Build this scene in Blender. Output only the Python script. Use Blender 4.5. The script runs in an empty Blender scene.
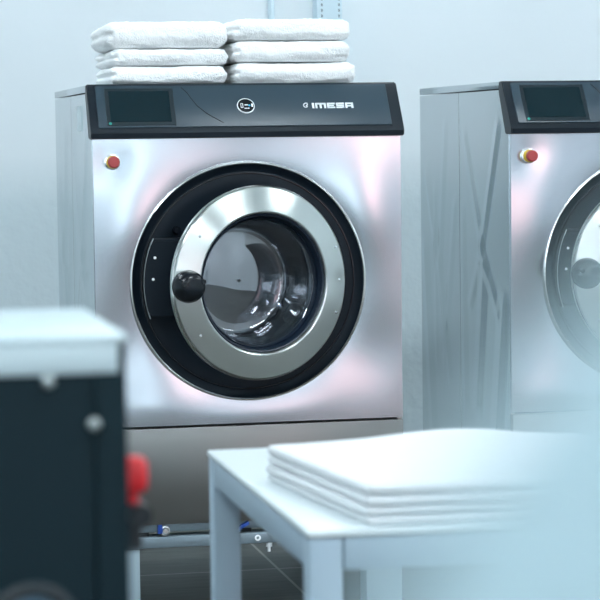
import bpy, bmesh, math, random
from mathutils import Vector, Matrix, noise
import numpy as np
S = bpy.context.scene
C = S.collection
PI = math.pi
random.seed(7)

# ------------------------------------------------------------------ camera
F, CAM_H = 2300.0, 1.17
d = np.array([-475.0, 158.0, F]); d /= np.linalg.norm(d)          # depth axis seen by the camera
u = np.array([-.013, 1.0, 0.0]); u[2] = -(d[0]*u[0] + d[1]*u[1]) / d[2]; u /= np.linalg.norm(u)
xx = np.cross(u, d)
M = np.stack([xx, d, u])
cam_d = bpy.data.cameras.new('camera'); cam = bpy.data.objects.new('camera', cam_d); C.objects.link(cam)
R = Matrix((( M[0,0], M[0,1], -M[0,2]), (M[1,0], M[1,1], -M[1,2]), (M[2,0], M[2,1], -M[2,2])))
cam.matrix_world = Matrix.Translation((0, 0, CAM_H)) @ R.to_4x4()
cam_d.sensor_width = 36; cam_d.lens = F/600*36
cam_d.clip_start = .01; cam_d.clip_end = 60
cam_d.dof.use_dof = True; cam_d.dof.focus_distance = 5.38; cam_d.dof.aperture_fstop = 10.6
S.camera = cam

# ------------------------------------------------------------------ world, exposure
w = bpy.data.worlds.new('world'); S.world = w; w.use_nodes = True
w.node_tree.nodes['Background'].inputs[0].default_value = (.62, .82, .95, 1)
w.node_tree.nodes['Background'].inputs[1].default_value = .25
S.view_settings.view_transform = 'Standard'; S.view_settings.look = 'None'
S.view_settings.exposure = 0.45; S.view_settings.gamma = 1; S.view_settings.use_curve_mapping = False
S.cycles.use_denoising = True
S.cycles.max_bounces = 12; S.cycles.transmission_bounces = 10; S.cycles.diffuse_bounces = 5
LAMP = 32.0            # ceiling luminaires
WINDOW_GLOW = 2.0             # glow of the windows added for reflections in the steel
LAMP_COL = (.86, .95, 1.0)

# ------------------------------------------------------------------ materials
def mat(name, col, rough=.5, metal=0.0, emit=None, estr=0.0, bump=None, coat=0.0, spec=None, aniso=None, sheen=0.0, streak=None, var=None):
    m = bpy.data.materials.new(name); m.use_nodes = True
    nt = m.node_tree; b = nt.nodes['Principled BSDF']; L = nt.links
    b.inputs['Base Color'].default_value = (*col, 1); b.inputs['Roughness'].default_value = rough
    b.inputs['Metallic'].default_value = metal
    if coat: b.inputs['Coat Weight'].default_value = coat
    if spec is not None: b.inputs['Specular IOR Level'].default_value = spec
    if sheen: b.inputs['Sheen Weight'].default_value = sheen; b.inputs['Sheen Roughness'].default_value = .6
    if emit: b.inputs['Emission Color'].default_value = (*emit, 1); b.inputs['Emission Strength'].default_value = estr
    tc = nt.nodes.new('ShaderNodeTexCoord')
    if bump:                                     # (scale, strength, distance)
        n = nt.nodes.new('ShaderNodeTexNoise'); n.inputs['Scale'].default_value = bump[0]; n.inputs['Detail'].default_value = 4
        L.new(tc.outputs['Object'], n.inputs['Vector'])
        bp = nt.nodes.new('ShaderNodeBump'); bp.inputs['Strength'].default_value = bump[1]; bp.inputs['Distance'].default_value = bump[2]
        L.new(n.outputs['Fac'], bp.inputs['Height']); L.new(bp.outputs['Normal'], b.inputs['Normal'])
    if streak:                                   # brushed grain: (sx, sy, sz, low rough, high rough)
        mp = nt.nodes.new('ShaderNodeMapping'); mp.inputs['Scale'].default_value = streak[:3]
        L.new(tc.outputs['Object'], mp.inputs['Vector'])
        n = nt.nodes.new('ShaderNodeTexNoise'); n.inputs['Scale'].default_value = 1; n.inputs['Detail'].default_value = 5
        L.new(mp.outputs['Vector'], n.inputs['Vector'])
        r = nt.nodes.new('ShaderNodeMapRange'); r.inputs['To Min'].default_value = streak[3]; r.inputs['To Max'].default_value = streak[4]
        L.new(n.outputs['Fac'], r.inputs['Value']); L.new(r.outputs['Result'], b.inputs['Roughness'])
    if var:                                      # (scale, other colour)
        n = nt.nodes.new('ShaderNodeTexNoise'); n.inputs['Scale'].default_value = var[0]; n.inputs['Detail'].default_value = 5
        L.new(tc.outputs['Object'], n.inputs['Vector'])
        r = nt.nodes.new('ShaderNodeValToRGB'); r.color_ramp.elements[0].position = .35; r.color_ramp.elements[1].position = .7
        r.color_ramp.elements[0].color = (*col, 1); r.color_ramp.elements[1].color = (*var[1], 1)
        L.new(n.outputs['Fac'], r.inputs['Fac']); L.new(r.outputs['Color'], b.inputs['Base Color'])
    if aniso:                                    # (amount, tangent vector or 'Y' radial)
        b.inputs['Anisotropic'].default_value = aniso[0]; b.inputs['Anisotropic Rotation'].default_value = .25 if aniso[1] == 'Y' else 0
        if aniso[1] == 'Y':
            t = nt.nodes.new('ShaderNodeTangent'); t.direction_type = 'RADIAL'; t.axis = 'Y'; L.new(t.outputs[0], b.inputs['Tangent'])
        else:
            t = nt.nodes.new('ShaderNodeCombineXYZ')
            for k in range(3): t.inputs[k].default_value = aniso[1][k]
            L.new(t.outputs[0], b.inputs['Tangent'])
    return m

K = {}
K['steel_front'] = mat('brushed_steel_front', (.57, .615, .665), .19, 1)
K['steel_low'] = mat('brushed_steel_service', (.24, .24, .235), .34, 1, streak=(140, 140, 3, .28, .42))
K['steel_side'] = mat('sheet_steel_side', (.56, .605, .625), .2, 1)
K['steel_ring'] = mat('turned_steel_ring', (.64, .68, .66), .28, 1, aniso=(.85, 'Y'))
K['trim'] = mat('polished_trim', (.85, .84, .82), .18, 1)
K['drum'] = mat('drum_steel', (.10, .105, .115), .35, 1)
K['black'] = mat('black_plastic', (.004, .009, .015), .45, spec=.22)
K['blackgloss'] = mat('black_gloss', (.004, .006, .010), .16)
K['knob'] = mat('knob_bakelite', (.004, .007, .011), .25, spec=.35)
K['navy'] = mat('rubber_gasket', (.006, .014, .028), .4)
K['console'] = mat('console_black', (.007, .013, .020), .38, spec=.3)
K['fascia'] = mat('console_fascia', (.030, .053, .072), .34, spec=.4, bump=(900, .12, .001))
K['screen'] = mat('display_glass', (.004, .016, .022), .10)
K['screenrim'] = mat('display_rim', (.010, .020, .027), .28)
K['white'] = mat('white_print', (.9, .93, .95), .4)
K['cyan'] = mat('cyan_print', (.05, .55, .9), .4)
K['green'] = mat('green_print', (.03, .35, .28), .4)
K['red'] = mat('red_plastic', (.40, .05, .05), .42)
K['redhot'] = mat('red_handle', (.68, .012, .02), .35)
K['yellow'] = mat('yellow_plastic', (.85, .58, .02), .45)
K['screw'] = mat('screw_steel', (.85, .87, .88), .22, 1)
K['screwgrey'] = mat('screw_dull', (.34, .38, .38), .45, 1)
K['screwdark'] = mat('screw_blackened', (.03, .035, .04), .3, .6)
K['sticker'] = mat('sticker_paper', (.66, .77, .80), .5)
K['gap'] = mat('dark_gap', (.01, .012, .014), .8)
K['stand'] = mat('stand_steel_paint', (.21, .27, .31), .34, .35)
K['standleg'] = mat('stand_leg_paint', (.30, .39, .44), .5)
K['blue'] = mat('blue_clip', (.01, .06, .32), .4)
K['towel'] = mat('white_terry', (.95, .965, .97), .95, sheen=.3, bump=(260, .7, .004))
K['linen'] = mat('white_linen', (.69, .72, .74), .85, sheen=.15, bump=(700, .15, .001))
K['tabletop'] = mat('white_laminate', (.66, .73, .75), .3)
K['tableframe'] = mat('table_frame_paint', (.32, .42, .50), .42, bump=(300, .06, .001))
K['wall'] = mat('wall_paint', (.755, .82, .855), .6, bump=(60, .12, .003))
K['ceiling'] = mat('ceiling_paint', (.78, .86, .89), .8)
K['plast'] = mat('trunking_plastic', (.62, .76, .83), .45)
K['slot'] = mat('trunking_slot_shadow', (.12, .17, .19), .8)
K['cabdark'] = mat('charcoal_cabinet', (.004, .014, .019), .5, spec=.1, bump=(1200, .1, .0005))
K['cabgroove'] = mat('charcoal_groove', (.006, .013, .018), .5)
K['cabtop'] = mat('pale_cabinet_top', (.46, .56, .59), .35)
K['gauge'] = mat('gauge_face', (.05, .11, .16), .2)
K['sack'] = mat('white_cotton_sack', (.36, .48, .52), .9, bump=(60, .3, .004))
K['cord'] = mat('cotton_cord', (.75, .78, .75), .8)
K['galv'] = mat('galvanised_tube', (.55, .6, .62), .4, 1)
K['lamp'] = mat('lamp_diffuser', (.9, .95, 1), .4, emit=LAMP_COL, estr=LAMP)
K['lampfill'] = mat('wall_fill_diffuser', (.9, .95, 1), .4, emit=LAMP_COL, estr=LAMP*.54)
K['white_glow'] = mat('added_white_glow', (.8, .9, 1), .3, emit=(.86, .95, 1.0), estr=WINDOW_GLOW)
K['rose'] = mat('added_rose_glow', (.9, .6, .6), .5, emit=(1.0, .62, .62), estr=WINDOW_GLOW)
K['frame'] = mat('white_frame', (.8, .86, .88), .4)

# wall with a rougher, slightly greyer band below chest height
def wall_lower_band():
    m = mat('wall_paint_with_lower_band', (.755, .82, .855), .55)
    nt = m.node_tree; L = nt.links; b = nt.nodes['Principled BSDF']
    tc = nt.nodes.new('ShaderNodeTexCoord'); sp = nt.nodes.new('ShaderNodeSeparateXYZ'); L.new(tc.outputs['Object'], sp.inputs[0])
    r = nt.nodes.new('ShaderNodeMapRange'); r.inputs['From Min'].default_value = .96; r.inputs['From Max'].default_value = 1.12
    L.new(sp.outputs['Z'], r.inputs['Value'])
    mx = nt.nodes.new('ShaderNodeMix'); mx.data_type = 'RGBA'
    mx.inputs['A'].default_value = (.60, .70, .74, 1); mx.inputs['B'].default_value = (.755, .82, .855, 1)
    L.new(r.outputs['Result'], mx.inputs['Factor']); L.new(mx.outputs['Result'], b.inputs['Base Color'])
    n = nt.nodes.new('ShaderNodeTexNoise'); n.inputs['Scale'].default_value = 22; n.inputs['Detail'].default_value = 5
    L.new(tc.outputs['Object'], n.inputs['Vector'])
    iv = nt.nodes.new('ShaderNodeMapRange'); iv.inputs['To Min'].default_value = .45; iv.inputs['To Max'].default_value = .05
    L.new(r.outputs['Result'], iv.inputs['Value'])
    bp = nt.nodes.new('ShaderNodeBump'); bp.inputs['Distance'].default_value = .01
    L.new(iv.outputs['Result'], bp.inputs['Strength']); L.new(n.outputs['Fac'], bp.inputs['Height']); L.new(bp.outputs['Normal'], b.inputs['Normal'])
    return m
K['lower_band'] = wall_lower_band()

def tile_floor():
    m = mat('dark_floor_tiles', (.06, .06, .055), .45)
    nt = m.node_tree; L = nt.links; b = nt.nodes['Principled BSDF']
    tc = nt.nodes.new('ShaderNodeTexCoord'); mp = nt.nodes.new('ShaderNodeMapping'); mp.inputs['Location'].default_value = (-1.172, -6.06, 0)
    L.new(tc.outputs['Object'], mp.inputs['Vector'])
    br = nt.nodes.new('ShaderNodeTexBrick'); br.offset = 0; br.inputs['Scale'].default_value = 1
    br.inputs['Brick Width'].default_value = .6; br.inputs['Row Height'].default_value = .6; br.inputs['Mortar Size'].default_value = .004
    L.new(mp.outputs['Vector'], br.inputs['Vector'])
    st = nt.nodes.new('ShaderNodeMapping'); st.inputs['Scale'].default_value = (4, 30, 4); L.new(tc.outputs['Object'], st.inputs['Vector'])
    n = nt.nodes.new('ShaderNodeTexNoise'); n.inputs['Scale'].default_value = 1.5; n.inputs['Detail'].default_value = 6; L.new(st.outputs['Vector'], n.inputs['Vector'])
    cr = nt.nodes.new('ShaderNodeValToRGB')
    cr.color_ramp.elements[0].position = .3; cr.color_ramp.elements[0].color = (.030, .031, .028, 1)
    cr.color_ramp.elements[1].position = .75; cr.color_ramp.elements[1].color = (.095, .098, .088, 1)
    L.new(n.outputs['Fac'], cr.inputs['Fac'])
    L.new(cr.outputs['Color'], br.inputs['Color1']); L.new(cr.outputs['Color'], br.inputs['Color2'])
    br.inputs['Mortar'].default_value = (.30, .29, .26, 1)
    L.new(br.outputs['Color'], b.inputs['Base Color'])
    return m
K['floor'] = tile_floor()

def glass_mat():
    """thin clear glass: looks straight through, mirrors a little, more at grazing angles"""
    m = bpy.data.materials.new('door_glass'); m.use_nodes = True
    nt = m.node_tree; nt.nodes.remove(nt.nodes['Principled BSDF']); L = nt.links; out = nt.nodes['Material Output']
    tr = nt.nodes.new('ShaderNodeBsdfTransparent'); tr.inputs[0].default_value = (.86, .90, .93, 1)
    gl = nt.nodes.new('ShaderNodeBsdfGlossy'); gl.inputs['Roughness'].default_value = .03; gl.inputs[0].default_value = (.95, .96, 1, 1)
    lw = nt.nodes.new('ShaderNodeLayerWeight'); lw.inputs['Blend'].default_value = .5
    pw = nt.nodes.new('ShaderNodeMath'); pw.operation = 'POWER'; pw.inputs[1].default_value = 4.0; L.new(lw.outputs['Facing'], pw.inputs[0])
    fr = nt.nodes.new('ShaderNodeMath'); fr.operation = 'MULTIPLY_ADD'; fr.inputs[1].default_value = .45; fr.inputs[2].default_value = .19; L.new(pw.outputs[0], fr.inputs[0])
    mx = nt.nodes.new('ShaderNodeMixShader'); L.new(fr.outputs[0], mx.inputs[0]); L.new(tr.outputs[0], mx.inputs[1]); L.new(gl.outputs[0], mx.inputs[2])
    L.new(mx.outputs[0], out.inputs['Surface'])
    return m
K['glass'] = glass_mat()

# ------------------------------------------------------------------ mesh helpers
def obj(name, bm, m, parent=None, loc=(0, 0, 0), smooth=True, angle=35, rot=(0, 0, 0)):
    bmesh.ops.recalc_face_normals(bm, faces=bm.faces)
    me = bpy.data.meshes.new(name); bm.to_mesh(me); bm.free()
    for mm in (m if isinstance(m, (list, tuple)) else [m]): me.materials.append(mm)
    o = bpy.data.objects.new(name, me); C.objects.link(o)
    o.location = loc; o.rotation_euler = rot
    if parent: o.parent = parent
    if smooth:
        me.polygons.foreach_set('use_smooth', [True]*len(me.polygons))
        me.set_sharp_from_angle(angle=math.radians(angle))
    return o
def thing(name, label, cat, loc=(0, 0, 0), group=None):
    o = bpy.data.objects.new(name, None); C.objects.link(o); o.location = loc; o.empty_display_size = .1
    return tag(o, label, cat, group)
def tag(o, label, cat, group=None):
    o['label'] = label; o['category'] = cat
    if group: o['group'] = group
    return o
def struct(name, bm, m, loc=(0, 0, 0), parent=None, **k):
    o = obj(name, bm, m, parent, loc, **k)
    if not parent: o['kind'] = 'structure'
    return o
def NB(): return bmesh.new()
def box(bm, x0, x1, y0, y1, z0, z1, bev=0.0, seg=2, mi=0):
    r = bmesh.ops.create_cube(bm, size=1)
    vs = r['verts']
    for v in vs: v.co = Vector(((x0+x1)/2 + v.co.x*(x1-x0), (y0+y1)/2 + v.co.y*(y1-y0), (z0+z1)/2 + v.co.z*(z1-z0)))
    if bev:
        es = list({e for v in vs for e in v.link_edges})
        bmesh.ops.bevel(bm, geom=es, offset=bev, segments=seg, affect='EDGES', profile=.5)
    return bm
def lathe_y(bm, prof, n=64, c=(0, 0, 0), closed=False):
    """prof = [(radius, y)] turned about the y axis"""
    rings = []
    for r, y in prof:
        if r < 1e-6: rings.append([bm.verts.new((c[0], c[1]+y, c[2]))])
        else: rings.append([bm.verts.new((c[0]+r*math.cos(2*PI*k/n), c[1]+y, c[2]+r*math.sin(2*PI*k/n))) for k in range(n)])
    pairs = list(zip(rings[:-1], rings[1:])) + ([(rings[-1], rings[0])] if closed else [])
    for a, b in pairs:
        for k in range(n):
            q = (k+1) % n
            if len(a) == 1 and len(b) == 1: continue
            if len(a) == 1: bm.faces.new((a[0], b[k], b[q]))
            elif len(b) == 1: bm.faces.new((a[k], b[0], a[q]))
            else: bm.faces.new((a[k], b[k], b[q], a[q]))
    return bm
def tube(bm, pts, r, n=10):
    pts = [Vector(p) for p in pts]; rings = []
    for i, p in enumerate(pts):
        t = (pts[min(i+1, len(pts)-1)] - pts[max(i-1, 0)]).normalized()
        a = t.orthogonal().normalized() if i == 0 else (prev - t*prev.dot(t)).normalized()
        prev = a; b = t.cross(a)
        rings.append([bm.verts.new(p + r*(a*math.cos(2*PI*k/n) + b*math.sin(2*PI*k/n))) for k in range(n)])
    for a, b in zip(rings[:-1], rings[1:]):
        for k in range(n): bm.faces.new((a[k], b[k], b[(k+1) % n], a[(k+1) % n]))
    bm.faces.new(rings[0]); bm.faces.new(rings[-1][::-1])
    return bm
def prism_y(bm, pts, y0, y1):
    """polygon in x,z extruded from y0 to y1"""
    a = [bm.verts.new((x, y0, z)) for x, z in pts]; b = [bm.verts.new((x, y1, z)) for x, z in pts]
    bm.faces.new(a); bm.faces.new(b[::-1])
    for i in range(len(a)):
        j = (i+1) % len(a); bm.faces.new((a[i], b[i], b[j], a[j]))
    return bm
def grid_box(w_, d_, h_, nx, ny, nz):
    """points of a subdivided box centred in x, y; z from 0 to h"""
    bm = bmesh.new(); V = {}
    def v(i, j, k):
        key = (i, j, k)
        if key not in V: V[key] = bm.verts.new((w_*(i/nx-.5), d_*(j/ny-.5), h_*k/nz))
        return V[key]
    for i in range(nx):
        for j in range(ny):
            for k in (0, nz): bm.faces.new((v(i, j, k), v(i+1, j, k), v(i+1, j+1, k), v(i, j+1, k)))
    for i in range(nx):
        for k in range(nz):
            for j in (0, ny): bm.faces.new((v(i, j, k), v(i+1, j, k), v(i+1, j, k+1), v(i, j, k+1)))
    for j in range(ny):
        for k in range(nz):
            for i in (0, nx): bm.faces.new((v(i, j, k), v(i, j+1, k), v(i, j+1, k+1), v(i, j, k+1)))
    return bm
def cloth_slab(w_, d_, h_, seed, nx=60, ny=50, nz=12, lump=.004, fuzz=.0012, groove=.012, bulge=None, cleft='lrb', wav=0.0):
    """a folded piece of cloth: rounded front fold, layer edges showing as a cleft on the other sides"""
    bm = grid_box(w_, d_, h_, nx, ny, nz); r = h_*.49; off = Vector((seed*3.7, seed*1.3, seed*7.1))
    for v in bm.verts:
        p = v.co.copy(); p.z -= h_/2
        q = Vector((max(-w_/2+r, min(w_/2-r, p.x)), max(-d_/2+r, min(d_/2-r, p.y)), max(-h_/2+r, min(h_/2-r, p.z))))
        e = p - q
        if e.length > 1e-9:
            # blend between box corner and true round
            p = q + e.normalized()*r
        nrm = (p - q).normalized() if (p-q).length > 1e-9 else Vector((0, 0, 1))
        side = abs(nrm.z) < .75
        zr = p.z/(h_/2)
        if groove and side:
            on = ('l' in cleft and nrm.x < -.3) or ('r' in cleft and nrm.x > .3) or ('b' in cleft and nrm.y > .3) or ('f' in cleft and nrm.y < -.3)
            if on:
                g = math.exp(-(zr/.22)**2)
                p -= Vector((nrm.x, nrm.y, 0))*groove*g
        l = noise.noise(v.co*14 + off)*lump + noise.noise(v.co*37 + off)*lump*.5
        fz = noise.noise(v.co*210 + off)*fuzz + noise.noise(v.co*95 + off)*fuzz*.8
        if p.z > -h_*.4: p += nrm*(l*(.45 if abs(nrm.z) > .7 else 1) + fz)
        p.x += noise.noise(Vector((p.y*6, zr*.8, seed)))*lump*1.2
        p.y += noise.noise(Vector((p.x*6, zr*.8, seed+5)))*lump*1.2
        if bulge: p.z += bulge(p.x, p.y, zr)
        if wav: p.z += wav*noise.noise(Vector((p.x*9, p.y*4, seed*2.2)))
        v.co = p + Vector((0, 0, h_/2))
    zmin = min(v.co.z for v in bm.verts)
    for v in bm.verts: v.co.z -= zmin
    return bm
def copy_tree(o, parent=None):
    c = o.copy(); C.objects.link(c)
    if parent: c.parent = parent
    for ch in o.children: copy_tree(ch, c)
    return c

# ------------------------------------------------------------------ the room
RX0, RX1, RY0, RY1, RH = -2.6, 5.2, -3.2, 7.4, 3.0
struct('floor', box(NB(), RX0, RX1, RY0, RY1, -.1, 0), K['floor'])
struct('ceiling', box(NB(), RX0-.1, RX1+.1, RY0-.1, RY1+.1, RH, RH+.1), K['ceiling'])
struct('wall_back', box(NB(), RX0-.1, RX1+.1, RY1, RY1+.1, -.1, RH), K['lower_band'])
struct('wall_left', box(NB(), RX0-.1, RX0, RY0, RY1, -.1, RH), K['wall'])
struct('wall_right', box(NB(), RX1, RX1+.1, RY0, RY1, -.1, RH), K['wall'])
struct('wall_front', box(NB(), RX0-.1, RX1+.1, RY0-.1, RY0, -.1, RH), K['wall'])
# unseen windows added behind the camera for white and pink steel reflections
for n_, (a, b_, z0, z1, mm) in enumerate([(-1.9, 0.3, .9, 2.5, 'white_glow'), (1.42, 2.02, .12, 2.2, 'white_glow'), (2.85, 3.85, .45, 2.3, 'rose')]):
    fr = NB()
    for q in ((a, a+.06, z0, z1), (b_-.06, b_, z0, z1), (a, b_, z0, z0+.06), (a, b_, z1-.06, z1), ((a+b_)/2-.02, (a+b_)/2+.02, z0, z1)):
        box(fr, q[0], q[1], RY0, RY0+.05, q[2], q[3])
    o = struct('added_window_%d' % (n_+1), fr, K['frame'])
    obj('pane', box(NB(), a+.03, b_-.03, RY0+.005, RY0+.02, z0+.03, z1-.03), K[mm], o)
# ceiling luminaires; the row nearest the back wall is added to brighten it
for i, x in enumerate((-.9, 1.5, 3.9)):
    for j, y in enumerate((-2.0, 1.0, 3.9, 6.3)):
        t = thing('ceiling_luminaire', 'white square panel lamp flush on the ceiling', 'lamp', (x, y, RH-.05), 'ceiling panel lamps')
        f_ = NB()
        for q in ((-.6, -.57, -.16, .16), (.57, .6, -.16, .16), (-.6, .6, -.16, -.13), (-.6, .6, .13, .16)):
            box(f_, q[0], q[1], q[2], q[3], 0, .05)
        obj('frame', f_, K['frame'], t)
        obj('diffuser', box(NB(), -.57, .57, -.13, .13, .01, .03), K['lamp' if j < 3 else 'lampfill'], t)

# trunking and conduit on the back wall
tr = NB(); box(tr, 1.572, 1.655, 7.33, RY1, .3, RH, .003)
o = tag(obj('cable_trunking', tr, K['plast']), 'pale vertical cable trunking on wall behind the right towel stack', 'trunking')
sl = NB()
for x in (1.588, 1.645):
    z = 1.3
    while z < 2.0:
        box(sl, x-.0022, x+.0022, 7.3290, 7.332, z, z+.009); z += .018
obj('slot', sl, K['slot'], o)['kind'] = 'stuff'
cd = NB(); tube(cd, [(1.431, 7.384, .3), (1.431, 7.384, RH)], .011)
tag(obj('conduit', cd, K['plast']), 'thin pale conduit pipe running up the back wall', 'pipe')

# ------------------------------------------------------------------ washing machine (local: x 0..W, y 0 front, z 0 base)
W, D, HM = .747, .864, 1.049
DCX, DCZ, DR = .370, .577, .285
def front_disp(x, z):
    a = 0.0
    a += .005*math.exp(-max(0, math.hypot(x-DCX, z-DCZ)-DR)/.045)
    for cx, cz, sx, sz, h in PRESS: a += 1.5*h*math.exp(-((x-cx)/sx)**2 - ((z-cz)/sz)**2)
    return a
PRESS = [(.10, .70, .10, .13, -.0040), (.045, .865, .045, .05, .0022), (.66, .74, .09, .14, -.0042), (.66, .40, .10, .10, .003),
         (.36, .265, .16, .05, -.0024), (.06, .42, .08, .12, .003), (.37, .90, .2, .05, .0012), (.12, .28, .1, .06, -.002)]
def front_panel_bm():
    bm = NB(); x0, x1, z0, z1 = .0015, W-.0015, .2365, .9205
    ang = [2*PI*k/160 for k in range(160)]
    for x, z in ((x0, z0), (x1, z0), (x1, z1), (x0, z1)): ang.append(math.atan2(z-DCZ, x-DCX) % (2*PI))
    ang = sorted(set(round(a, 6) for a in ang)); ns = 26; grid = []
    for a in ang:
        ca, sa = math.cos(a), math.sin(a)
        t = min([(x1-DCX)/ca if ca > 1e-9 else 9, (x0-DCX)/ca if ca < -1e-9 else 9, (z1-DCZ)/sa if sa > 1e-9 else 9, (z0-DCZ)/sa if sa < -1e-9 else 9])
        row = []
        for s in range(ns+1):
            r = DR + (t-DR)*s/ns; x, z = DCX+r*ca, DCZ+r*sa
            row.append(bm.verts.new((x, front_disp(x, z), z)))
        x, z = DCX+t*ca, DCZ+t*sa
        row.append(bm.verts.new((x, .018, z)))
        grid.append(row)
    n = len(ang)
    for i in range(n):
        a, b = grid[i], grid[(i+1) % n]
        for s in range(ns+1): bm.faces.new((a[s], a[s+1], b[s+1], b[s]))
    return bm
def side_bm(x, sgn, y0, y1, z0, z1, folds):
    """a flat sheet with shallow cross-break creases, closed by returns"""
    bm = NB(); ny, nz = 80, 150; g = []
    for j in range(ny+1):
        row = []
        for k in range(nz+1):
            s, t = j/ny, k/nz
            h = 0
            for (s0, t0, s1, t1, dep, wd) in folds:                    # triangle-wave creases along lines
                dx, dz = (s1-s0)*(y1-y0), (t1-t0)*(z1-z0); L = math.hypot(dx, dz)
                dist = abs(((s-s0)*(y1-y0)*dz - (t-t0)*(z1-z0)*dx)/L)
                along = ((s-s0)*(y1-y0)*dx + (t-t0)*(z1-z0)*dz)/(L*L)
                cap = min(1, max(0, (along+.06)/.1))*min(1, max(0, (1.06-along)/.1))
                h += dep*cap*max(0, 1-dist/wd)
            edge = min(1, min(s, 1-s)*14)*min(1, min(t, 1-t)*20)
            zz = z0+(z1-z0)*t; yy = y0+(y1-y0)*s
            if zz > .914: yy = max(yy, .022 + (zz-.943)*.705)          # the console covers this corner
            row.append(bm.verts.new((x + sgn*h*edge, yy, zz)))
        g.append(row)
    for j in range(ny):
        for k in range(nz): bm.faces.new((g[j][k], g[j+1][k], g[j+1][k+1], g[j][k+1]))
    bd = [g[0][k] for k in range(nz+1)] + [g[j][nz] for j in range(1, ny+1)] + [g[ny][k] for k in range(nz-1, -1, -1)] + [g[j][0] for j in range(ny-1, 0, -1)]
    inn = [bm.verts.new((x - sgn*.012, v.co.y, v.co.z)) for v in bd]
    for i in range(len(bd)):
        j = (i+1) % len(bd); bm.faces.new((bd[i], bd[j], inn[j], inn[i]))
    return bm

# console: sloping fascia. P(x, s) gives a point on the fascia, s = 0 bottom, 1 top
CY0, CZ0, CY1, CZ1 = -.026, .943, .046, 1.046
SL = Vector((0, CY1-CY0, CZ1-CZ0)); SLEN = SL.length; SN = Vector((0, -(CZ1-CZ0), (CY1-CY0))).normalized()
SROT = -math.atan2(CY1-CY0, CZ1-CZ0)
def on_fascia(o, x, s, lift=0.0):
    p = Vector((x, CY0, CZ0)) + SL*s + SN*lift
    o.location = p; o.rotation_euler = (SROT, 0, 0)
def flat(name, bm, m, parent, x, s, lift=0.0, **k):
    o = obj(name, bm, m, parent, **k); on_fascia(o, x, s, lift); return o

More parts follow.
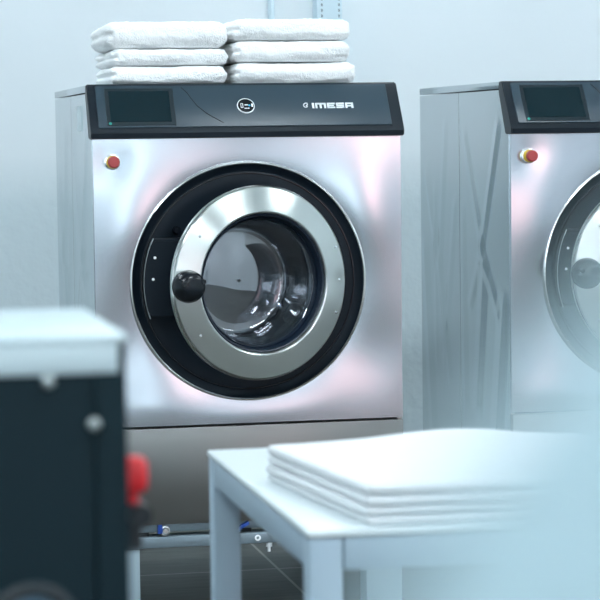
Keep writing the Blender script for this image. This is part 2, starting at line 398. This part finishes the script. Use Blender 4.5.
def make_machine():
    t = thing('washing_machine', '', 'washing machine', (.614, 5.4, .248))
    # body core (dark inside, with a round well for the drum) made of frame walls
    b = NB()
    box(b, .012, W-.012, .60, D-.002, .004, HM-.03)
    box(b, .012, .05, .02, .60, .004, .92); box(b, W-.05, W-.012, .02, .60, .004, .92)
    box(b, .012, W-.012, .09, .60, .92, HM-.03)
    box(b, .05, W-.05, .02, .60, .004, .24); box(b, .05, W-.05, .03, .60, .905, .92)
    obj('body', b, K['gap'], t, smooth=False)
    sf = [(.9, .9, .49, .58, .0030, .03), (.49, .58, .2, .45, .0030, .03), (.2, .915, .58, .58, .0034, .03), (.58, .58, .80, .46, .003, .03),
          (.49, .58, .66, .2, .004, .05), (.1, .5, .3, .1, .004, .06), (.95, .7, .9, .2, .003, .04)]
    sr = [(.85, .80, .36, .39, .0032, .03), (.33, .92, .5, .56, .0034, .03), (.5, .56, .25, .25, .0032, .03), (.1, .72, .4, .3, .003, .03),
          (.9, .6, .7, .1, .004, .05), (.62, .75, .6, .3, .002, .02)]
    for x, sg in ((0.0, -1), (W, 1)):
        obj('side_panel', side_bm(x, sg, .012, .4585, 0, HM-.0205, sf), K['steel_side'], t, angle=60)
        obj('side_panel', side_bm(x, sg, .4615, D, 0, HM-.0205, sr), K['steel_side'], t, angle=60)
    tp = NB(); box(tp, -.001, W+.001, .05, D, HM-.0175, HM, .002)
    obj('top_panel', tp, K['steel_side'], t)
    obj('front_panel', front_panel_bm(), K['steel_front'], t, angle=50)
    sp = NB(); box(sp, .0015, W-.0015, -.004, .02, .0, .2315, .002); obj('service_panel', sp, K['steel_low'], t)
    st2 = NB(); box(st2, -.0017, -.0002, .205, .30, .940, 1.002, .0005, 1); obj('sticker', st2, K['sticker'], t)
    # console
    cb = NB(); pr = [(.075, 1.049), (.052, 1.0495), (.046, 1.046), (-.026, .943), (-.033, .933), (-.031, .9215), (-.026, .9195), (.02, .9195), (.075, 1.02)]
    x0, x1 = -.006, .744+.004
    L_ = [cb.verts.new((x0, y, z)) for y, z in pr]; R_ = [cb.verts.new((x1, y, z)) for y, z in pr]
    cb.faces.new(L_); cb.faces.new(R_[::-1])
    for i in range(len(pr)):
        j = (i+1) % len(pr); cb.faces.new((L_[i], L_[j], R_[j], R_[i]))
    bmesh.ops.bevel(cb, geom=[e for e in cb.edges if len({round(v.co.x, 4) for v in e.verts}) == 1], offset=.0025, segments=2, affect='EDGES')
    con = obj('control_console', cb, K['console'], t, angle=30)
    # parts on the fascia: x, width and height in the slope's own plane (z up the slope)
    fb = NB(); box(fb, 0, .706, -.0032, .002, 0, SLEN*.955, .0015); flat('fascia', fb, K['fascia'], con, .0135, .02)
    ds = NB(); box(ds, 0, .163, -.0045, -.0028, 0, SLEN*.86, .0012, 1); dsp = flat('display', ds, K['screenrim'], con, .0345, .055)
    dg = NB(); box(dg, .009, .153, -.0056, -.0040, .010, SLEN*.79, .0008, 1); obj('display_glass', dg, K['screen'], con)
    o = C.objects[-1]; on_fascia(o, .0345, .055)
    gl = NB(); lathe_y(gl, [(0, -.0058), (.0035, -.0058), (.0035, -.004), (0, -.004)], 16); flat('indicator', gl, K['green'], con, .0415, .10)
    # the thin curved line pressed in the fascia
    cv = NB(); pts = [(0, .0, 0), (.013, 0, -.016), (.022, 0, -.034), (.034, 0, -.055), (.056, 0, -.078), (.092, 0, -.104)]
    tube(cv, [Vector(p)+Vector((0, -.0032, 0)) for p in pts], .0012, 6); flat('curved_line', cv, K['console'], con, .219, .93)
    # round emblem
    em = NB(); lathe_y(em, [(.0193, -.0035), (.0193, -.0058), (.0210, -.0058), (.0215, -.003)], 40); e1 = flat('emblem', em, K['white'], con, .369, .48)
    ed = NB(); lathe_y(ed, [(0, -.0050), (.0195, -.0050), (.0195, -.0035)], 40); flat('emblem_face', ed, K['blackgloss'], con, .369, .48)
    eb = NB()
    for q in ((-.0125, -.0065, .0055, .0068), (-.0125, -.0065, -.0062, -.005), (-.0125, -.0112, -.0062, .0068), (-.0078, -.0065, -.0062, .0068), (-.003, .0055, .0005, .0036),
              (-.004, -.001, -.0092, -.0066), (.000, .003, -.0092, -.0066), (.004, .008, -.0088, -.0064), (.0135, .0172, -.0035, .0055)):
        box(eb, q[0], q[1], -.0056, -.0048, q[2], q[3])
    flat('emblem_marking', eb, K['white'], con, .369, .48, smooth=False)
    ec = NB(); lathe_y(ec, [(0, -.0057), (.0026, -.0057), (.0026, -.0048), (0, -.0048)], 16, (.0085, 0, .0005)); flat('emblem_dot', ec, K['cyan'], con, .369, .48)
    # lettering: swirl + IMESA in square heavy letters
    lt = NB(); h = .0150; th = .0040; y0, y1 = -.0050, -.0026; x = 0.0
    def bar(a, b_, c, d_): box(lt, x+a, x+b_, y0, y1, c, d_)
    bar(0, .0050, 0, h); x += .0078
    wM = .0262
    bar(0, wM, h-th, h); bar(0, .0050, 0, h); bar(wM/2-.0025, wM/2+.0025, 0, h); bar(wM-.0050, wM, 0, h); x += wM+.0028
    wE = .0195
    bar(0, .0052, 0, h); bar(0, wE, h-.0036, h); bar(0, wE, 0, .0036); bar(.004, wE*.86, h/2-.0016, h/2+.0016); x += wE+.0028
    bar(0, wE, h-.0036, h); bar(0, wE, 0, .0036); bar(0, wE, h/2-.0018, h/2+.0018); bar(0, .0050, h/2, h); bar(wE-.0050, wE, 0, h/2); x += wE+.0028
    bar(0, wE, h-.0036, h); bar(0, .0050, 0, h); bar(wE-.0050, wE, 0, h); bar(.004, wE-.004, h*.30, h*.30+.0030)
    sw = [(.0082*math.cos(a)*(1-.06*i), -.004, .0082*math.sin(a)*(1-.06*i)) for i, a in enumerate([math.radians(60+28*k) for k in range(11)])]
    tube(lt, [Vector(p)+Vector((-.0145, 0, h/2)) for p in sw], .0013, 6)
    tube(lt, [(-.0145, -.0042, h/2-.001), (-.0118, -.0042, h/2+.002), (-.0105, -.0042, h/2+.0045)], .0016, 6)
    flat('lettering', lt, K['white'], con, .530, .41, smooth=False)
    # emergency stop
    s = NB(); lathe_y(s, [(0, -.006), (.0135, -.006), (.0185, -.005), (.019, .004)], 36, (0, 0, 0)); es = obj('emergency_stop', s, K['trim'], t, (.047, 0, .866))
    s = NB(); lathe_y(s, [(.0, -.019), (.0148, -.019), (.0155, -.006), (0, -.006)], 32); obj('stop_collar', s, K['yellow'], es)
    s = NB(); lathe_y(s, [(0, -.0355), (.011, -.0352), (.0137, -.033), (.0139, -.022), (.010, -.0195), (.009, -.018)], 32); obj('stop_button', s, K['red'], es)
    # door surround: polished lip + black dished annulus
    s = NB(); lathe_y(s, [(.2795, .004), (.2805, -.002), (.2825, -.0035), (.2855, -.0025), (.2870, .001), (.2880, .008)], 120, (DCX, 0, DCZ)); obj('porthole_trim', s, K['trim'], t)
    s = NB(); lathe_y(s, [(.2805, -.001), (.274, .006), (.262, .010), (.258, .0085), (.225, .014), (.19, .018), (.182, .026), (.180, .08)], 120, (DCX, 0, DCZ)); srd = obj('door_surround', s, K['black'], t)
    s = NB(); lathe_y(s, [(.2565, .0075), (.2575, .0062), (.2590, .0062), (.2598, .0088)], 120, (DCX, 0, DCZ)); obj('surround_bead', s, K['blackgloss'], srd)
    # lock housing on the left of the annulus
    pts = []
    for k in range(13):
        a = math.radians(155 + (199-155)*k/12); pts.append((DCX+.2545*math.cos(a), DCZ+.2545*math.sin(a)))
    pts += [(.205, DCZ-.083), (.205, DCZ+.108)]
    s = NB(); prism_y(s, pts, -.014, .012)
    bmesh.ops.bevel(s, geom=[e for e in s.edges if all(v.co.y < -.01 for v in e.verts)], offset=.007, segments=3, affect='EDGES')
    lk = obj('lock_housing', s, K['black'], t, angle=40)
    s = NB(); tube(s, [(px_, -.0125, pz_) for px_, pz_ in pts[:13]], .0011, 6); obj('lock_edge_highlight', s, K['galv'], lk)  # pale tube stands in for the highlight along the housing edge
    for x, z in ((.142, .639), (.137, .588)):
        s = NB(); lathe_y(s, [(0, -.0165), (.0034, -.0160), (.0036, -.0135), (0, -.0135)], 12, (x, 0, z)); obj('rivet', s, K['white'], lk)
    s = NB(); lathe_y(s, [(0, -.012), (.007, -.012), (.0095, -.008), (.0098, .012), (0, .012)], 20, (.197, 0, .702)); obj('lock_pin', s, K['blackgloss'], t)
    # drum
    s = NB(); lathe_y(s, [(.178, .075), (.205, .09), (.255, .10), (.265, .13), (.265, .56), (.25, .585), (0, .59)], 96, (DCX, 0, DCZ)); dr = obj('drum', s, K['drum'], t)
    for a in (90, 210, 330):
        s = NB(); a = math.radians(a); c_ = Vector((DCX+.25*math.cos(a), .34, DCZ+.25*math.sin(a)))
        box(s, -.03, .03, -.2, .2, -.02, .025, .015, 3)
        for v in s.verts: v.co = Matrix.Rotation(-(a+PI/2), 3, 'Y') @ v.co + c_
        obj('drum_lifter', s, K['drum'], dr)
    # door, hinged on the right. Local origin = hinge axis, ring centre at (-HX, 0, 0)
    HX = .241; RR = .229
    s = NB(); lathe_y(s, [(RR-.012, .016), (RR-.001, .012), (RR, .004), (RR-.002, -.004), (RR-.005, -.0075), (RR-.007, -.0081), (.200, -.0155), (.172, -.0229), (.169, -.0234), (.166, -.0222), (.162, -.014), (.161, .010)], 128, (-HX, 0, 0))
    door = obj('door', s, K['steel_ring'], t, (.608, -.030, .579), angle=28)
    s = NB(); lathe_y(s, [(RR-.0005, .003), (RR+.0008, -.001), (RR-.0015, -.0048)], 128, (-HX, 0, 0)); obj('door_rim', s, K['trim'], door)
    s = NB(); lathe_y(s, [(.1635, -.015), (.1615, -.019), (.158, -.017), (.156, -.006), (.154, .002), (.151, -.001), (.150, .004), (.148, .020), (.152, .035), (.20, .034), (.215, .016)], 120, (-HX, 0, 0)); obj('door_gasket', s, K['navy'], door)
    # glass bowl: outer skin then inner skin
    pr_o = [(.152, .010), (.1485, .016), (.146, .04), (.141, .085), (.135, .110), (.127, .1235), (.118, .1245), (.085, .1185), (.05, .1140), (.025, .1126), (.0, .112)]
    pr_i = [(.0, .1085), (.025, .1091), (.05, .1105), (.085, .1150), (.117, .1210), (.123, .1190), (.130, .107), (.136, .083), (.141, .04), (.1435, .012), (.147, .008)]
    s = NB(); lathe_y(s, pr_o + pr_i, 96, (-HX, 0, 0), closed=False)
    bmesh.ops.remove_doubles(s, verts=s.verts, dist=1e-5)
    obj('door_glass', s, K['glass'], door, angle=50)
    s = NB(); lathe_y(s, [(0, .104), (.003, .1050), (.0036, .1085), (0, .109)], 16, (-HX, 0, 0)); obj('glass_boss', s, K['blackgloss'], door)
    # knob
    kx = -HX-.2075
    s = NB(); lathe_y(s, [(0, -.077), (.018, -.0765), (.024, -.0745), (.032, -.066), (.0365, -.055), (.0380, -.044), (.0370, -.033), (.033, -.024), (.020, -.018), (.016, -.010)], 48, (kx, 0, .002)); kb = obj('door_knob', s, K['knob'], door, angle=60)
    for a in (205, 20):
        aa = math.radians(a); s = NB(); lathe_y(s, [(0, -.0745), (.003, -.0745), (.0034, -.0765), (.0052, -.0765), (.0056, -.074), (.0056, -.064)], 14, (kx+.026*math.cos(aa), 0, +.012+.018*math.sin(aa)*.3)); obj('knob_screw', s, K['screwdark'], kb)
    for x, z in ((.197, .078), (.206, 0), (.197, -.078), (-.163, .115), (-.165, -.115)):
        rr = math.hypot(x, z); y = -.0075 - (RR-.004-rr)*.265
        s = NB(); lathe_y(s, [(0, y-.0030), (.0032, y-.0025), (.0042, y+.001), (0, y+.004)], 14, (x-HX, 0, z)); obj('door_screw', s, K['screw'], door)
    return t, door
m1, door1 = make_machine()
m1['label'] = 'steel washing machine carrying the two stacks of white towels'
m2 = copy_tree(m1); m2.location = (1.635, 5.4, .248)
m2['label'] = 'steel washing machine cut off by the right edge of the photo, nothing on top'
m1['group'] = m2['group'] = 'front loading washing machines along the back wall'
door1.rotation_euler.z = math.radians(17)
for ch in list(m2.children):
    if ch.name.split('.')[0] == 'sticker': bpy.data.objects.remove(ch); continue
    if ch.name.split('.')[0] == 'door': ch.rotation_euler.z = math.radians(3)

# ------------------------------------------------------------------ stands under the machines
def make_stand(x0):
    t = thing('machine_stand', '', 'stand', (x0, 5.4, 0))
    f_ = NB()
    for q in ((-.03, W+.03, .0, .05), (-.03, W+.03, .80, .85)): box(f_, q[0], q[1], q[2], q[3], .191, .218, .003)
    for q in ((0, .05), (W-.05, W)): box(f_, q[0], q[1], .05, .80, .191, .218, .003)
    fr = obj('beam_frame', f_, K['stand'], t)
    for y in (.012, .78): obj('channel', box(NB(), .02, W-.02, y, y+.04, .228, .248, .002), K['stand'], t)
    for x in (.10, .35, .62):
        for y in (.03, .80):
            s = NB(); box(s, x-.02, x+.02, y-.012, y+.012, .216, .230); obj('spacer', s, K['gap'], t)
    for x in (.006, W-.096):
        for y in (.004, .776):
            s = NB(); box(s, x, x+.09, y, y+.07, 0, .191, .003); obj('leg', s, K['standleg'], t)
    s = NB(); lathe_y(s, [(0, -.012), (.006, -.012), (.0085, -.008), (.0085, 0), (.012, 0), (.012, .014), (0, .014)], 18, (.157, 0, .233)); obj('bolt', s, K['screw'], t)
    s = NB(); box(s, .140, .150, -.002, .013, .226, .2475); obj('clip', s, K['blue'], t)
    s = NB(); box(s, .02, .027, -.001, .013, .222, .2475); obj('clip', s, K['blue'], t)
    s = NB(); box(s, -.018, .018, -.002, .013, -.004, .004)
    for v in s.verts: v.co = Matrix.Rotation(-.5, 3, 'Y') @ v.co + Vector((.345, 0, .2345))
    obj('clip', s, K['blue'], t)
    s = NB(); lathe_y(s, [(.0035, -.002), (.0075, -.002), (.0075, .002), (0.0035, .002)], 20, (.382, 0, .205), closed=True); obj('eyelet', s, K['white'], t)
    s = NB(); tube(s, [(.412, .014, .193), (.412, .014, .180)], .008, 12); tube(s, [(.412, .014, .181), (.412, .014, .168)], .004, 10); obj('drain_stub', s, K['white'], t)
    return t
s1 = make_stand(.614); s1['label'] = 'grey steel stand on legs under the machine with towels'
s2 = copy_tree(s1); s2.location.x = 1.635; s2['label'] = 'grey steel stand under the right-hand machine, behind the table'
s1['group'] = s2['group'] = 'stands under the washing machines'

# ------------------------------------------------------------------ towels on the left machine
ZT = .248+HM
def towel(x, y, z, w_, d_, h_, seed, rz, label):
    bm = cloth_slab(w_, d_, h_, seed, 72, 64, 16, lump=.005, fuzz=.0018, groove=.008, cleft='lb')
    top = max(v.co.z for v in bm.verts)
    o = obj('bath_towel', bm, K['towel'], None, (x, y, z), angle=180); o.rotation_euler.z = rz
    tag(o, label, 'towel', 'bath towels on top of the washing machine')
    return z + top - .0006
z = ZT
for k, (w_, h_, dx, rz) in enumerate(((.286, .043, .811, .0), (.282, .038, .813, .004), (.300, .064, .806, -.012))):
    z = towel(dx, 5.635, z, w_, .35, h_, 2+k, rz, ('lowest', 'middle', 'topmost')[k] + ' folded white towel of the left stack on the washing machine')
z = ZT
for k, (w_, h_, dx, rz) in enumerate(((.304, .049, 1.1155, .0), (.294, .050, 1.112, -.006), (.298, .050, 1.110, .006))):
    z = towel(dx, 5.64, z, w_, .35, h_, 12+k, rz, ('lowest', 'middle', 'topmost')[k] + ' folded white towel of the right stack on the washing machine')

# ------------------------------------------------------------------ white table and linen
TX0, TX1, TY0, TY1, TZ = .494, 1.42, 2.375, 3.035, .75
t = thing('side_table', 'white table with square grey legs holding the folded linens', 'table', ((TX0+TX1)/2, (TY0+TY1)/2, 0))
def tl(bm): 
    for v in bm.verts: v.co -= Vector(((TX0+TX1)/2, (TY0+TY1)/2, 0))
    return bm
obj('tabletop', tl(box(NB(), TX0-.002, TX1+.002, TY0-.002, TY1+.002, TZ-.0085, TZ, .003, 3)), K['tabletop'], t)
for x in (TX0, TX1-.036):
    for y in (TY0, TY1-.036): obj('leg', tl(box(NB(), x, x+.036, y, y+.036, 0, TZ-.0085, .0025)), K['tableframe'], t)
for q in ((TX0+.038, TX1-.038, TY0+.001, TY0+.037), (TX0+.038, TX1-.038, TY1-.037, TY1-.001), (TX0+.001, TX0+.037, TY0+.038, TY1-.036), (TX1-.037, TX1-.001, TY0+.038, TY1-.036)):
    obj('apron', tl(box(NB(), q[0], q[1], q[2], q[3], TZ-.044, TZ-.0085, .002)), K['tableframe'], t)
z = TZ
def top_bulge(x, y, zr):
    return .016*math.exp(-((x-.03)/.10)**2 - ((y-.12)/.09)**2)*(1 if zr > 0 else .0)
names = ('bottom', 'second from bottom', 'third from bottom', 'topmost')
for k, (h_, dx, dy, rz) in enumerate(((.0100, .001, 0, .0), (.0100, -.001, .001, .003), (.0100, .001, -.001, -.002), (.0125, .0, .001, .002))):
    bm = cloth_slab(.40, .355, h_, 31+k, 90, 80, 10, lump=.0012, fuzz=.0001, groove=0, wav=.0005, bulge=top_bulge if k == 3 else None)
    for v in bm.verts: v.co.x -= .12*v.co.y
    top = max(v.co.z for v in bm.verts)
    o = obj('folded_linen', bm, K['linen'], None, (.738+dx, 2.560+dy, z), angle=180); o.rotation_euler.z = rz
    tag(o, names[k] + ' folded white linen of the stack on the white table', 'linen', 'folded linens on the white table'); z += top - .0001

# ------------------------------------------------------------------ dark cabinet in the left foreground
CX0, CX1, CYF, CYB, CZT = -.42, .2, 1.576, 1.835, 1.035
t = thing('control_cabinet', 'black cabinet with pale top slab and round-headed screws, out of focus at left', 'cabinet', ((CX0+CX1)/2, CYF, 0))
def cl(bm):
    for v in bm.verts: v.co -= Vector(((CX0+CX1)/2, CYF, 0))
    return bm
s = NB(); box(s, CX0, CX1-.006, CYF+.004, CYB, 0, 1.008, .001); obj('body', cl(s), K['cabdark'], t)
s = NB(); box(s, CX0, CX1-.024, CYF, CYF+.006, .02, 1.0075, .001); obj('front_panel', cl(s), K['cabdark'], t)
s = NB(); box(s, CX1-.0225, CX1, CYF-.001, CYF+.02, 0, 1.008, .002); box(s, CX1-.005, CX1, CYF+.002, CYB, 0, 1.0285, .001); obj('corner_post', cl(s), K['cabdark'], t)
s = NB(); box(s, CX0, CX1-.0055, CYF-.001, CYB, 1.0082, 1.030, .0015); box(s, CX0, CX1+.001, CYF-.002, CYB, 1.0285, CZT, .003); obj('top_slab', cl(s), K['cabtop'], t)
for x, z in ((.146, 1.0035), (.177, .973), (-.05, 1.0035), (.177, .60)):
    s = NB(); lathe_y(s, [(0, -.0036), (.003, -.0032), (.0046, -.0015), (.0049, .002), (0, .002)], 20, (x, CYF, z)); obj('screw', cl(s), K['screwgrey'], t)
s = NB(); lathe_y(s, [(.024, -.001), (.025, -.006), (.031, -.007), (.034, -.003), (.034, .002)], 48, (.132, CYF, .831)); g = obj('gauge_bezel', cl(s), K['cabgroove'], t)
s = NB(); lathe_y(s, [(0, -.004), (.02, -.004), (.0245, -.0025), (.0245, .001)], 48, (.132, CYF, .831)); obj('gauge_face', cl(s), K['gauge'], g)
vx, vy = .226, 1.76
s = NB(); tube(s, [(CX1-.004, vy, .872), (vx+.004, vy, .872)], .008, 16); tube(s, [(vx-.002, vy, .852), (vx-.002, vy, .888)], .0095, 18); tube(s, [(vx+.004, vy-.02, .880), (vx+.004, vy+.01, .880)], .009, 16); vv = obj('valve', cl(s), K['screwdark'], t)
s = NB(); tube(s, [(vx-.014, vy, .876), (vx-.014, vy, .900)], .006, 10); tube(s, [(vx-.017, vy, .892), (vx, vy, .888)], .004, 10); obj('valve_stem', cl(s), K['galv'], vv)
s = NB(); tube(s, [(vx-.001, vy-.002, .886), (vx-.001, vy-.002, .900)], .006, 14); box(s, vx-.013, vx+.012, vy-.012, vy+.008, .8955, .9245, .007, 3); obj('valve_handle', cl(s), K['redhot'], vv)

# ------------------------------------------------------------------ trolley and white sack close to the camera, lower right
BX, BY, BZ, BR = .1494, .1189, 1.0684, .132
t = thing('laundry_trolley', 'steel trolley under the white sack, below the right corner of the photo', 'trolley', (BX+.06, BY+.05, 0))
ZS = .945
s = NB(); box(s, -.24, .26, -.20, .30, ZS-.02, ZS, .004); obj('tray', s, K['galv'], t)
for x in (-.22, .24):
    for y in (-.18, .28):
        s = NB(); tube(s, [(x, y, .07), (x, y, ZS-.02)], .011, 12); obj('post', s, K['galv'], t)
        s = NB(); lathe_y(s, [(0, -.012), (.03, -.012), (.034, -.008), (.034, .008), (.03, .012), (0, .012)], 24, (x, y, .034)); tube(s, [(x, y, .034), (x, y, .075)], .008, 8); obj('caster', s, K['black'], t)
s = NB(); box(s, -.22, .24, -.18, .28, .25, .262, .003); obj('shelf', s, K['galv'], t)
sk = NB(); n_, mrow = 96, 48; rows = []
for j in range(mrow+1):
    v_ = j/mrow; row = []
    ph = -PI/2 + v_*PI*.93
    for i in range(n_):
        a = 2*PI*i/n_; r = BR*max(.0, math.cos(ph))**.86; zz = BR*1.02*math.sin(ph)
        pl = .05*math.sin(a*11+2*v_)*max(0, v_-.62)*2.2
        p = Vector((r*(1+pl)*math.cos(a), r*(1+pl)*math.sin(a), zz))
        p *= 1 + .035*noise.noise(Vector((math.cos(a)*1.4, math.sin(a)*1.4, zz*9)))
        if p.z < -(BZ-ZS): p.z = -(BZ-ZS)
        row.append(sk.verts.new(p))
    rows.append(row)
for v_, sc in ((0, .8), (1, 1.6), (2, 1.8)):
    rows.append([sk.verts.new((rv.co.x*sc, rv.co.y*sc, rv.co.z+.012+.018*v_)) for rv in rows[mrow]])
for a, b in zip(rows[:-1], rows[1:]):
    for i in range(n_): sk.faces.new((a[i], a[(i+1) % n_], b[(i+1) % n_], b[i]))
sack = tag(obj('laundry_sack', sk, K['sack'], None, (BX, BY, BZ), angle=180), 'large blurred pale blue-white sack filling the lower right corner', 'sack')
rn = rows  # tie
cdb = NB(); tube(cdb, [(.041*math.cos(2*PI*k/24), .041*math.sin(2*PI*k/24), BR*1.02*.985) for k in range(25)], .005, 8); obj('tie_cord', cdb, K['cord'], sack)
